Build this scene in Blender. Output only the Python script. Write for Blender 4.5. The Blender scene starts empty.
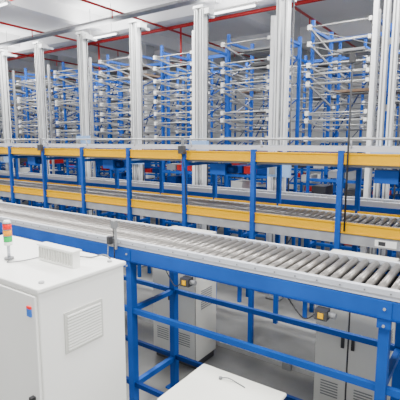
import bpy, math, random
from mathutils import Vector, Matrix
random.seed(4)
S=bpy.context.scene
# ---------------------------------------------------------------- materials
def mat(name,col,rough=0.5,metal=0.0,noise=0.0,scale=8.0,bump=0.0,emit=0.0,spec=.5):
    m=bpy.data.materials.new(name); m.use_nodes=True
    nt=m.node_tree; b=nt.nodes['Principled BSDF']
    b.inputs['Base Color'].default_value=(*col,1)
    b.inputs['Roughness'].default_value=rough
    b.inputs['Metallic'].default_value=metal
    b.inputs['Specular IOR Level'].default_value=spec
    if emit:
        b.inputs['Emission Color'].default_value=(*col,1); b.inputs['Emission Strength'].default_value=emit
    if noise or bump:
        tc=nt.nodes.new('ShaderNodeTexCoord'); n=nt.nodes.new('ShaderNodeTexNoise')
        n.inputs['Scale'].default_value=scale; n.inputs['Detail'].default_value=4
        nt.links.new(tc.outputs['Object'],n.inputs['Vector'])
        if noise:
            r=nt.nodes.new('ShaderNodeMapRange')
            r.inputs['From Min'].default_value=.3; r.inputs['From Max'].default_value=.7
            r.inputs['To Min'].default_value=1-noise; r.inputs['To Max'].default_value=1+noise*.3
            nt.links.new(n.outputs['Fac'],r.inputs['Value'])
            mx=nt.nodes.new('ShaderNodeVectorMath'); mx.operation='SCALE'
            mx.inputs[0].default_value=col
            nt.links.new(r.outputs['Result'],mx.inputs['Scale'])
            nt.links.new(mx.outputs['Vector'],b.inputs['Base Color'])
        if bump:
            bp=nt.nodes.new('ShaderNodeBump'); bp.inputs['Strength'].default_value=bump
            nt.links.new(n.outputs['Fac'],bp.inputs['Height']); nt.links.new(bp.outputs['Normal'],b.inputs['Normal'])
    return m
M=dict(
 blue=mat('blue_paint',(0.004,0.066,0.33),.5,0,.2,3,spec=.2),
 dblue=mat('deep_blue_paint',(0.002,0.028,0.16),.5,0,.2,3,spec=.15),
 lblue=mat('pale_blue_paint',(0.22,0.36,0.60),.4),
 yel=mat('yellow_paint',(0.70,0.37,0.0),.8,0,.06,3,spec=.0),
 roll=mat('zinc_roller',(0.24,0.225,0.21),.32,.6,.25,20,spec=.4),
 steel=mat('galvanised_steel',(0.38,0.385,0.39),.4,.35,.2,6),
 alu=mat('aluminium_profile',(0.50,0.52,0.57),.45,.15,.08,4),
 mast=mat('mast_paint',(0.66,0.67,0.67),.45,.05,.1,2),
 tray=mat('tray_tube',(0.34,0.34,0.33),.4,.3,.3,5),
 bracket=mat('bracket_white',(0.62,0.62,0.60),.5),
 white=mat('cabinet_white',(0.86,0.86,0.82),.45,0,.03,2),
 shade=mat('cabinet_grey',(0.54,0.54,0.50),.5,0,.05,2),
 beige=mat('cabinet_beige',(0.74,0.74,0.67),.5,0,.05,2),
 grey=mat('grey_plastic',(0.17,0.175,0.18),.5),
 dark=mat('dark_metal',(0.03,0.03,0.033),.5),
 gapshade=mat('roller_gap_shade',(0.02,0.02,0.022),.8,spec=.1),  # near-black colour standing in for shade between rollers
 black=mat('black_rubber',(0.012,0.012,0.014),.6),
 red=mat('red_paint',(0.50,0.01,0.01),.4),
 redbin=mat('red_bin',(0.34,0.012,0.012),.5,0,.3,5,spec=.2),
 brown=mat('carton_brown',(0.14,0.085,0.05),.7,0,.3,5),
 wall=mat('wall_paint',(0.50,0.51,0.51),.8,0,.08,.6),
 ceil=mat('ceiling_paint',(0.92,0.92,0.92),.8,0,.05,.6),
 lred=mat('lens_red',(0.75,0.005,0.005),.2,0,emit=.2,spec=.2),
 lyel=mat('lens_amber',(0.8,0.28,0.0),.2,0,emit=.2,spec=.2),
 lgrn=mat('lens_green',(0.0,0.4,0.08),.2,0,emit=.2,spec=.2),
 lamp=mat('lamp_tube',(1,1,1),.5,0,emit=6),
 sticker=mat('blue_sticker',(0.02,0.15,0.6),.5),
 floor=mat('epoxy_floor',(0.20,0.20,0.19),.45,0,.45,1.2,.03),
)
class B:
    def __init__(s): s.v=[];s.f=[];s.m=[];s.mats=[];s.sm=[]
    def mi(s,k):
        if k not in s.mats: s.mats.append(k)
        return s.mats.index(k)
    def hexa(s,pts,k):
        o=len(s.v); s.v+= [tuple(p) for p in pts]; i=s.mi(k)
        for f in ((0,3,2,1),(4,5,6,7),(0,1,5,4),(1,2,6,5),(2,3,7,6),(3,0,4,7)):
            s.f.append(tuple(o+a for a in f)); s.m.append(i); s.sm.append(False)
    def box(s,x0,x1,y0,y1,z0,z1,k):
        s.hexa([(x0,y0,z0),(x1,y0,z0),(x1,y1,z0),(x0,y1,z0),(x0,y0,z1),(x1,y0,z1),(x1,y1,z1),(x0,y1,z1)],k)
    def beam(s,p,q,w,h,k):
        p=Vector(p);q=Vector(q);d=(q-p).normalized()
        a=Vector((0,0,1)) if abs(d.z)<.95 else Vector((0,1,0))
        sd=d.cross(a).normalized(); up=sd.cross(d).normalized()
        c=[(-1,-1),(1,-1),(1,1),(-1,1)]
        s.hexa([p+sd*(x*w/2)+up*(y*h/2) for x,y in c]+[q+sd*(x*w/2)+up*(y*h/2) for x,y in c],k)
    def cyl(s,p,q,r,k,n=10,r2=None,caps=True):
        p=Vector(p);q=Vector(q);d=(q-p).normalized(); r2=r if r2 is None else r2
        a=Vector((0,0,1)) if abs(d.z)<.95 else Vector((1,0,0))
        u=d.cross(a).normalized(); w=d.cross(u)
        o=len(s.v); i=s.mi(k)
        for c,rr in ((p,r),(q,r2)):
            for j in range(n):
                t=2*math.pi*j/n; s.v.append(tuple(c+(u*math.cos(t)+w*math.sin(t))*rr))
        for j in range(n):
            s.f.append((o+j,o+(j+1)%n,o+n+(j+1)%n,o+n+j)); s.m.append(i); s.sm.append(True)
        if caps:
            s.f.append(tuple(o+j for j in range(n))[::-1]); s.m.append(i); s.sm.append(False)
            s.f.append(tuple(o+n+j for j in range(n))); s.m.append(i); s.sm.append(False)
    def path(s,pts,r,k,n=6):
        for a,b in zip(pts,pts[1:]): s.cyl(a,b,r,k,n)
    def obj(s,name,parent=None,bevel=0):
        me=bpy.data.meshes.new(name); me.from_pydata(s.v,[],s.f)
        for k in s.mats: me.materials.append(M[k])
        me.polygons.foreach_set('material_index',s.m); me.polygons.foreach_set('use_smooth',s.sm)
        me.update()
        o=bpy.data.objects.new(name,me); S.collection.objects.link(o)
        if parent: o.parent=parent
        if bevel:
            md=o.modifiers.new('bevel','BEVEL'); md.width=bevel; md.segments=2; md.limit_method='ANGLE'
        return o
def curve(pts,n=10):
    P=[Vector(p) for p in pts]; P=[P[0]]+P+[P[-1]]; out=[]
    for i in range(1,len(P)-2):
        a,b,c,d=P[i-1:i+3]
        for j in range(n):
            t=j/n
            out.append(.5*((2*b)+(c-a)*t+(2*a-5*b+4*c-d)*t*t+(3*b-a-3*c+d)*t**3))
    out.append(P[-2]); return out
def empty(name,loc=(0,0,0)):
    e=bpy.data.objects.new(name,None); e.location=loc; S.collection.objects.link(e); return e

# ---------------------------------------------------------------- camera
H=2.95
cam=bpy.data.cameras.new('camera'); co=bpy.data.objects.new('camera',cam); S.collection.objects.link(co)
cam.sensor_width=36; cam.lens=36*420/400; cam.clip_start=.05; cam.clip_end=200
co.location=(0,0,H); co.rotation_euler=(math.radians(90-8.1),0,math.radians(35)); S.camera=co

# ---------------------------------------------------------------- room shell
XL,XR,YB,ZC=-34,9,19,7.3
b=B(); b.box(XL,XR,-4,YB,-.15,0,'floor'); b.obj('floor')
b=B(); b.box(XL-.2,XR,YB,YB+.2,0,ZC,'wall'); b.obj('wall_back')
b=B(); b.box(XL-.2,XL,-4,YB,0,ZC,'wall'); b.obj('wall_left')
b=B(); b.box(XL-.2,XR,-4,YB+.2,ZC,ZC+.2,'ceil'); b.obj('ceiling')
b=B()
for x in range(-32,9,5): b.box(x-.15,x+.15,-4,YB,ZC-.45,ZC,'ceil')
for y in (5.5,11,16.5): b.box(XL,XR,y-.2,y+.2,ZC-.6,ZC,'ceil')
b.obj('trim_1')
b=B()
for x in (-32,-25.5,-19,-12.5,-6,.5,7): b.box(x-.25,x+.25,13.6,14.1,0,ZC,'wall')
b.obj('trim_2')
b=B(); b.box(XL,XR,YB-.03,YB,0,.15,'grey'); b.obj('baseboard_back')

# pendant lamps, plus added upward fill lights that brighten the ceiling
for i,(x,y) in enumerate([(x,y) for x in (-24,-17,-11,-6,-1.5,3) for y in (1.2,6.3,10.0)]):
    b=B(); b.box(x-.75,x+.75,y-.09,y+.09,ZC-.95,ZC-.90,'white'); b.cyl((x-.7,y,ZC-.975),(x+.7,y,ZC-.975),.025,'lamp',8)
    b.cyl((x-.5,y,ZC-.9),(x-.5,y,ZC),.008,'grey',5); b.cyl((x+.5,y,ZC-.9),(x+.5,y,ZC),.008,'grey',5)
    o=b.obj('ceiling_lamp')
    for up,e,z in ((0,350,ZC-1.02),(1,60,ZC-.88)):
        l=bpy.data.lights.new('lamp_and_fill_light','AREA'); l.shape='RECTANGLE'; l.size=1.6; l.size_y=.8; l.energy=e; l.color=(1,.995,.98)
        lo=bpy.data.objects.new('lamp_and_fill_light',l); S.collection.objects.link(lo); lo.location=(x,y,z); lo.parent=o
        if up: lo.rotation_euler=(math.pi,0,0)
w=bpy.data.worlds.new('world'); S.world=w; w.use_nodes=True
w.node_tree.nodes['Background'].inputs[0].default_value=(.99,.99,1,1)
w.node_tree.nodes['Background'].inputs[1].default_value=1.45

# red sprinkler pipes
b=B()
zp=H+3.75
b.cyl((XL+.1,11.6,zp),(XR-.1,11.6,zp),.055,'red',10)
b.cyl((XL+.1,7.0,zp+.05),(XR-.1,7.0,zp+.05),.025,'red',8)
for x in (-27,-22,-17.4,-13.3,-9.4,-5.0,-.5,4):
    b.cyl((x,-3,zp-.03),(x,18.8,zp-.03),.036,'red',8)
    for y in (3,6,9,13,16):
        b.cyl((x,y,zp-.03),(x,y,zp-.26),.018,'red',6); b.cyl((x,y,zp-.26),(x,y,zp-.28),.04,'steel',8)
for x in (-12.9,-8.9): b.cyl((x,11.6,zp),(x,11.6,zp-1.2),.03,'red',8)
b.obj('sprinkler_pipe')
b=B(); b.box(XL+.1,XR,9.3,9.6,ZC-.75,ZC-.68,'steel'); b.obj('cable_tray')

# ---------------------------------------------------------------- near conveyor
def rollers(b,x0,x1,y0,y1,z,r=.029,pitch=.085):
    x=x0
    while x<x1:
        b.cyl((x,y0,z),(x,y1,z),r,'roll',14)
        x+=pitch
root=empty('roller_conveyor')
XA,XB=-26,3.2
Y0,Y1,ZT=2.95,3.72,1.95
b=B(); rollers(b,XA,XB,Y0+.045,Y1-.045,ZT-.035); b.obj('rollers',root)
b=B()
for ya,yb,s in ((Y0,Y0+.045,-1),(Y1-.045,Y1,1)):
    b.box(XA,XB,ya,yb,ZT-.07,ZT,'alu')
    b.box(XA,XB,ya-.004 if s<0 else ya,yb if s<0 else yb+.004,ZT-.045,ZT-.038,'steel')
    b.box(XA,XB,ya+.006,yb-.006,ZT-.08,ZT-.07,'dark')
    yo=ya-.012 if s<0 else yb-.03
    b.box(XA,XB,yo,yo+.05,ZT-.20,ZT-.077,'blue')
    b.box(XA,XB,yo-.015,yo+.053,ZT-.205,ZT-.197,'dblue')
b.box(XA,XB,Y0+.04,Y1-.04,ZT-.12,ZT-.11,'gapshade')  # dark sheet under the rollers, painted as shade in the gaps
x=XA
while x<XB:
    b.cyl((x,Y0-.006,ZT-.025),(x,Y0,ZT-.025),.006,'grey',6); x+=.17
b.obj('side_frame',root)
b=B()
for i in range(-9,2):
    x=-.53+2.42*i
    b.box(x-.035,x+.035,Y0,Y0+.08,0,ZT-.2,'blue'); b.box(x-.035,x+.035,Y1-.08,Y1,0,ZT-.2,'blue')
    b.box(x-.045,x+.045,Y0-.02,Y0+.0,ZT-.27,ZT-.08,'blue')
    for k in (-.25,-.13): 
        b.cyl((x,Y0-.03,ZT+k+.0),(x,Y0-.02,ZT+k),.010,'steel',8)
    for yy in (Y0,Y1-.09): b.box(x-.08,x+.08,yy-.03,yy+.12,0,.015,'blue')
    b.box(x-.025,x+.025,Y0+.08,Y1-.08,1.19,1.24,'blue'); b.box(x-.025,x+.025,Y0+.08,Y1-.08,.35,.41,'blue')
    b.box(x-.025,x+.025,Y0+.08,Y1-.08,ZT-.27,ZT-.2,'blue')
    if i<1:
        for yy in (Y0+.015,Y1-.065):
            b.box(x+.035,x+2.385,yy,yy+.04,1.19,1.24,'blue')
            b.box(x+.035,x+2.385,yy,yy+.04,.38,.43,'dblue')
b.obj('legs',root)
def xat(px,Y):
    u=(px-200)/420; c=.97
    return Y*(-.574*c+.819*u)/(.819*c+.574*u)
b=B()
for px in (190,327,60):
    x=xat(px,Y0)
    b.box(x-.045,x+.045,Y0-.09,Y0-.01,ZT-.29,ZT-.215,'dark'); b.box(x-.02,x+.02,Y0-.095,Y0-.09,ZT-.275,ZT-.235,'yel')
    b.cyl((x+.045,Y0-.05,ZT-.25),(x+.10,Y0-.05,ZT-.25),.022,'grey',10)
    b.path(curve([(x-.045,Y0-.05,ZT-.26),(x-.15,Y0-.03,ZT-.33),(x-.3,Y0+.02,ZT-.22)]),.005,'black')
x=-3.09
b.box(x-.012,x+.012,Y0-.035,Y0-.02,ZT-.1,ZT+.2,'steel'); b.box(x-.025,x+.025,Y0-.07,Y0-.02,ZT+.12,ZT+.2,'grey')
b.box(x-.09,x-.05,Y0-.07,Y0-.02,ZT-.05,ZT+.03,'dark'); b.box(x-.12,x-.02,Y0-.03,Y0-.015,ZT-.08,ZT-.05,'steel')
b.path(curve([(x,Y0-.06,ZT+.12),(x+.05,Y0-.1,ZT-.1),(x+.0,Y0-.06,ZT-.5),(x+.03,Y0-.05,ZT-1.2),(x,Y0-.05,.05)]),.006,'black')
b.path(curve([(x-.08,Y0-.06,ZT-.06),(x-.03,Y0-.12,ZT-.3),(x-.08,Y0-.05,ZT-.8),(x-.05,Y0-.05,.05)]),.006,'grey')
b.obj('sensors',root)

# ---------------------------------------------------------------- second two level conveyor with yellow guards
root=empty('two_level_conveyor')
Ya,Yb=5.2,5.98
ZU=H-.155
XA2=-28
posts=[-.34+(-1.19)*i for i in range(-3,23)]
b=B(); rollers(b,XA2,XB,Ya+.07,Yb-.05,ZT-.04,.03,.095); b.obj('lower_rollers',root)
b=B(); rollers(b,XA2,XB,Ya+.07,Yb-.05,ZU+.05,.026,.12); b.obj('upper_rollers',root)
b=B()
for y in (Ya+.02,Yb-.05):
    b.box(XA2,XB,y,y+.05,ZT-.10,ZT-.01,'alu')
    b.box(XA2,XB,y,y+.05,ZU+.015,ZU+.08,'alu')
    b.box(XA2,XB,y,y+.05,ZU-.17,ZU-.135,'grey')
b.box(XA2,XB,Ya-.01,Ya+.03,ZT-.27,ZT-.145,'steel')
b.box(XA2,XB,Ya+.07,Yb-.05,ZT-.13,ZT-.12,'gapshade')  # same painted gap shade below the lower rollers
b.box(XA2,XB,Ya+.07,Yb-.05,ZU-.06,ZU-.05,'grey')
b.cyl((XA2,Ya-.02,ZU+.17),(XB,Ya-.02,ZU+.17),.014,'steel',8)
for x in posts: b.cyl((x+.1,Ya-.02,ZU+.17),(x+.1,Ya+.02,ZU+.06),.01,'alu',6)
b.obj('side_frame',root)
b=B()
for a,c in zip(posts[1:],posts[:-1]):
    for z in (ZT,ZU):
        b.box(a+.02,c-.02,Ya-.02,Ya-.005,z-.135,z,'yel')
        b.box(a+.02,c-.02,Ya-.032,Ya-.02,z-.018,z,'yel'); b.box(a+.02,c-.02,Ya-.032,Ya-.02,z-.135,z-.117,'yel')
    b.box(a+.02,c-.02,Yb,Yb+.015,ZT-.1,ZT+.02,'yel')
b.obj('guard_rails',root)
b=B()
for i,x in enumerate(posts):
    b.box(x-.032,x+.032,Ya-.06,Ya+.0,0,ZU+.03,'blue')
    b.box(x-.032,x+.032,Yb+.015,Yb+.075,0,ZU+.03,'blue')
    b.box(x-.025,x+.025,Ya,Yb+.02,ZT-.32,ZT-.27,'blue'); b.box(x-.025,x+.025,Ya,Yb+.02,ZU-.24,ZU-.19,'blue')
    if i%3==0:
        b.box(x-.05,x+.05,Ya-.13,Ya-.06,ZU-.05,ZU+.07,'dark'); b.box(x-.02,x+.02,Ya-.09,Ya-.06,ZU+.07,ZU+.2,'grey')
        b.path(curve([(x,Ya-.1,ZU-.05),(x+.06,Ya-.1,ZU-.4),(x+.05,Ya-.08,ZT)]),.006,'black')
    if i%2==0:
        b.box(x+.35,x+.62,Ya+.15,Ya+.35,ZU-.36,ZU-.2,'blue'); b.cyl((x+.62,Ya+.25,ZU-.28),(x+.75,Ya+.25,ZU-.28),.06,'dblue',12)
b.box(XA2,XB,Ya-.03,Ya+.03,1.05,1.11,'blue'); b.box(XA2,XB,Yb,Yb+.05,1.05,1.11,'dblue')
x=xat(345,Ya); b.cyl((x,Ya-.09,ZT-.1),(x,Ya-.09,H+.95),.012,'black',8); b.box(x-.03,x+.03,Ya-.12,Ya-.06,H+.88,H+.98,'dark')
b.obj('posts',root)
b=B(); x=xat(385,Ya); b.box(x-.12,x+.12,Ya-.014,Ya-.01,ZT-.25,ZT-.17,'white'); b.box(x-.08,x-.0,Ya-.016,Ya-.014,ZT-.235,ZT-.185,'dark'); b.obj('label_plate',root)

# ---------------------------------------------------------------- electrical cabinets
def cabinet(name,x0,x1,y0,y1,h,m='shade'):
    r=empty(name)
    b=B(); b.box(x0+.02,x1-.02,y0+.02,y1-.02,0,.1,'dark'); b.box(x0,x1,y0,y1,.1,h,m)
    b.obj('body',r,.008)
    b=B(); n=2; wd=(x1-x0)/n
    for i in range(n):
        b.box(x0+i*wd+.008,x0+(i+1)*wd-.008,y0-.018,y0,.13,h-.03,m)
    b.obj('doors',r,.006)
    b=B()
    b.box(x0+.005,x1-.005,y0-.008,y0-.002,.12,h-.02,'dark')
    for i in range(n):
        hx=x0+(i+1)*wd-.05 if i==0 else x0+i*wd+.05
        b.box(hx-.015,hx+.015,y0-.04,y0-.018,h*.5,h*.5+.14,'black')
        for j in range(3): b.cyl((x0+i*wd+.12+.07*j,y0-.03,h-.25),(x0+i*wd+.12+.07*j,y0-.018,h-.25),.014,('lred','lgrn','lyel')[j],10)
        for j in range(6): b.box(x0+i*wd+.08,x0+(i+1)*wd-.08,y0-.022,y0-.018,.3+j*.03,.312+j*.03,'grey')
    for j in range(9): b.box(x1,x1+.006,y0+.12,y1-.12,h*.45+j*.03,h*.45+j*.03+.012,'grey')
    b.box(x1,x1+.004,y0+.1,y0+.2,h-.4,h-.32,'yel')
    b.obj('fittings',r)
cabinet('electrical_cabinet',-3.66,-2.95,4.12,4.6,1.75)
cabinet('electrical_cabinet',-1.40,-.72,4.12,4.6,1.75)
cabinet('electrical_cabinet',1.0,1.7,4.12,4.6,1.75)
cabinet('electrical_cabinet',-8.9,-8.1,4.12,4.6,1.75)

# big control cabinet front-left
zt=2.065
r=empty('control_cabinet')
b=B(); b.box(-3.75,-2.19,1.43,2.14,.1,zt-.02,'white'); b.box(-3.73,-2.22,1.46,2.11,0,.1,'dark'); b.box(-3.765,-2.175,1.415,2.155,zt-.03,zt,'white'); b.obj('body',r,.008)
b=B(); b.box(-2.96,-2.205,1.41,1.43,.13,zt-.05,'white'); b.box(-3.73,-2.975,1.41,1.43,.13,zt-.05,'white'); b.obj('doors',r,.005)
b=B()
b.box(-2.19,-2.182,1.60,1.92,1.57,1.85,'shade')
for j in range(12): b.box(-2.182,-2.174,1.62,1.90,1.59+j*.0205,1.600+j*.0205,'white')
b.box(-2.28,-2.24,1.40,1.41,1.88,1.93,'sticker'); b.box(-2.28,-2.24,1.40,1.41,1.93,1.945,'lred')
b.box(-2.28,-2.25,1.38,1.41,1.2,1.35,'black')
for y in (1.5,2.07): b.cyl((-2.26,y,zt),(-2.26,y,zt+.012),.018,'steel',10)
b.obj('vent_grille',r)
bx,by=-2.92,1.68
b=B(); b.path(curve([(bx+.04,by,zt+.01),(bx+.08,by-.06,zt+.008),(bx+.14,by+.05,zt+.008),(bx+.15,by+.3,zt+.008),(bx+.18,by+.44,zt+.008)]),.004,'grey')
b.path(curve([(-2.7,2.0,zt+.008),(-2.55,1.95,zt+.03),(-2.45,2.05,zt+.008),(-2.32,2.12,zt+.01),(-2.3,2.18,zt-.3),(-2.3,2.18,.02)]),.006,'grey')
b.obj('power_cable',r)
b=B(); q=zt+.004
b.cyl((bx,by,q),(bx,by,q+.015),.034,'grey',16); b.cyl((bx,by,q+.015),(bx,by,q+.11),.012,'alu',10)
b.cyl((bx,by,q+.11),(bx,by,q+.135),.03,'white',16)
z=q+.135
for k in ('lgrn','lyel','lred'):
    b.cyl((bx,by,z),(bx,by,z+.042),.031,k,16); b.cyl((bx,by,z+.042),(bx,by,z+.047),.033,'grey',16); z+=.047
b.cyl((bx,by,z),(bx,by,z+.02),.03,'white',16,.02)
b.obj('signal_tower')
b=B(); q=zt+.002; b.box(-2.72,-2.33,1.80,1.86,q,q+.115,'white'); b.box(-2.73,-2.32,1.79,1.87,q+.115,q+.125,'white')
for j in range(13): b.box(-2.715+j*.03,-2.70+j*.03,1.793,1.80,q+.02,q+.1,'shade')
b.obj('terminal_box')

# small cabinet bottom centre
r=empty('junction_cabinet')
b=B(); b.box(-1.71,-1.05,1.97,2.5,.08,1.22,'beige'); b.box(-1.725,-1.035,1.955,2.515,1.215,1.24,'beige'); b.box(-1.7,-1.06,1.98,2.47,0,.08,'dark'); b.obj('body',r,.01)
b=B(); b.box(-1.7,-1.06,1.95,1.97,.1,1.19,'beige'); b.obj('door',r,.006)
b=B()
b.cyl((-1.5,2.40,1.24),(-1.5,2.40,1.255),.013,'grey',10)
b.path(curve([(-1.5,2.40,1.25),(-1.44,2.41,1.262),(-1.38,2.42,1.246),(-1.3,2.40,1.246)]),.004,'grey')
b.obj('cable_gland',r)

# ---------------------------------------------------------------- lift masts
for k in range(-12,4):
    x=-3.19+1.75*k; b=B()
    for dx in (-.105,.03):
        b.box(x+dx,x+dx+.075,7.0,7.14,0,H+2.53,'mast')
        b.box(x+dx+.028,x+dx+.045,6.99,7.0,0.3,H+2.5,'grey')
    for z in (.4,1.6,2.4,3.4,4.4,5.35): b.box(x-.12,x+.12,7.14,7.16,z,z+.1,'steel')
    b.box(x-.12,x+.12,6.98,7.17,H+2.53,H+2.58,'mast')
    b.box(x-.14,x+.14,6.9,7.25,0,.03,'grey')
    b.cyl((x+.2,7.03,.1),(x+.2,7.03,H+2.5),.014,'dark',6)
    b.box(x-.30,x-.23,7.2,7.28,0,H+2.2,'mast')
    b.box(x+.15,x+.25,6.98,7.18,H+2.4,H+2.5,'mast')
    zc=2.3+((k*37)%5)*.12
    b.box(x-.16,x+.26,6.9,6.99,zc,zc+.28,'lblue'); b.box(x-.1,x+.0,6.84,6.9,zc+.05,zc+.2,'grey')
    b.box(x-.02,x+.05,7.16,7.5,H+2.45,H+2.5,'mast')
    b.obj('lift_mast')

# ---------------------------------------------------------------- tray racks
def rack(x0,w,y0,d,top,seed,nl=7,front=True):
    rnd=random.Random(seed); b=B(); x1=x0+w
    for x in (x0,x1):
        b.box(x-.025,x+.025,y0-.025,y0+.025,0,top+.1,'steel' if (front and x==x1) else 'blue')
        b.box(x-.03,x+.03,y0+d-.03,y0+d+.03,0,top+.1,'blue')
        z=.2
        while z<top-.5:
            b.beam((x,y0,z),(x,y0+d,z+.42),.018,.022,'dblue'); z+=.8
        b.box(x-.02,x+.02,y0,y0+d,top-.08,top-.03,'blue')
    b.box(x0,x1,y0+d-.02,y0+d+.02,top-.1,top-.03,'blue')
    for z in (.5,1.0,1.5,1.85,2.2,2.62): 
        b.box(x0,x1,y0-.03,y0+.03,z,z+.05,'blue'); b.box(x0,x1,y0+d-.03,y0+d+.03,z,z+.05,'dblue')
    b.beam((x0,y0+d,2.8),(x1,y0+d,top-.2),.02,.025,'dblue')
    for z in (.57,1.07,1.57,1.92,2.27):
        x=x0+.06
        while x<x1-.3:
            if rnd.random()<.7:
                k=rnd.choice(['redbin','redbin','dblue','shade','grey','dark','dblue'])
                b.box(x,x+.26,y0+.05,y0+.5,z,z+rnd.uniform(.12,.2),k)
            x+=.3
    z=2.9; st=(top-.1-z)/nl
    for i in range(nl):
        zz=z+i*st; t=rnd.uniform(.0,.30) if front else rnd.uniform(0,.12); ya=y0-(.3 if front else .1); yb=y0+d-.1
        for x in (x0+.06,x1-.06):
            b.beam((x,ya,zz+t),(x,yb,zz),.025,.035,'tray')
        b.box(x0+.02,x0+.08,ya-.03,ya+.03,zz+t-.03,zz+t+.05,'bracket')
        b.box(x1-.08,x1-.03,ya-.03,ya+.03,zz+t-.02,zz+t+.04,'bracket')
        for f in ((0,.5,1) if front else (0,1)):
            b.cyl((x0+.06,ya+(yb-ya)*f,zz+t*(1-f)+.012),(x1-.06,ya+(yb-ya)*f,zz+t*(1-f)+.012),.013,'tray' if f<1 else 'grey',6)
        b.beam((x0+.06,ya+.1,zz+t*.9+.01),(x1-.06,yb-.1,zz+.01),.012,.012,'grey')
        if rnd.random()<.4:
            xa=x0+.1+rnd.random()*.3; b.box(xa,xa+rnd.uniform(.4,.7),y0+.2,y0+.8,zz+t*.5+.03,zz+t*.5+rnd.uniform(.05,.08),rnd.choice(['brown','grey','dark','dark']))
    return b.obj('tray_rack')
for k in range(-12,4):
    x=-3.19+1.75*k
    rack(x+.36,1.1,7.55,1.0,H+2.0,k,8)
    rack(x+.34+.3,1.2,10.0,1.0,H+2.1,k+100,8,False)
for k in range(-10,3):
    rack(-2.2+2.4*k,1.9,15.0,1.1,H+2.4,k+200,6,False)

b=B()
b.box(-28,XB,6.45,6.5,1.98,2.06,'alu'); b.box(-28,XB,6.78,6.83,1.98,2.06,'alu'); b.box(-28,XB,6.44,6.46,1.86,1.98,'blue')
for i in range(24):
    x=2.6-1.25*i
    for y in (6.45,6.77): b.box(x-.03,x+.03,y,y+.06,0,1.98,'blue')
    b.box(x-.03,x+.03,6.5,6.78,1.2,1.26,'blue')
x=-28
while x<XB: b.cyl((x,6.5,2.02),(x,6.78,2.02),.024,'roll',8); x+=.12
b.obj('transfer_conveyor')
# floor cable trunking between the two lines
b=B()
b.box(-26,XB,4.85,4.97,0,.06,'steel')
for i in range(14): 
    x=2.2-2.1*i; b.box(x-.06,x+.06,4.8,5.0,0,.09,'grey')
b.obj('floor_cable_duct')
def pallet(x,y):
    b=B()
    for j in range(6): b.box(x,x+1.0,y+j*.15,y+j*.15+.11,.12,.145,'brown')
    for j in range(3): b.box(x+j*.43,x+j*.43+.1,y,y+.86,.0,.12,'brown')
    b.box(x+.1,x+.6,y+.1,y+.5,.145,.45,'shade'); b.box(x+.62,x+.92,y+.2,y+.6,.145,.35,'redbin')
    b.obj('pallet')
pallet(-6.3,3.85)
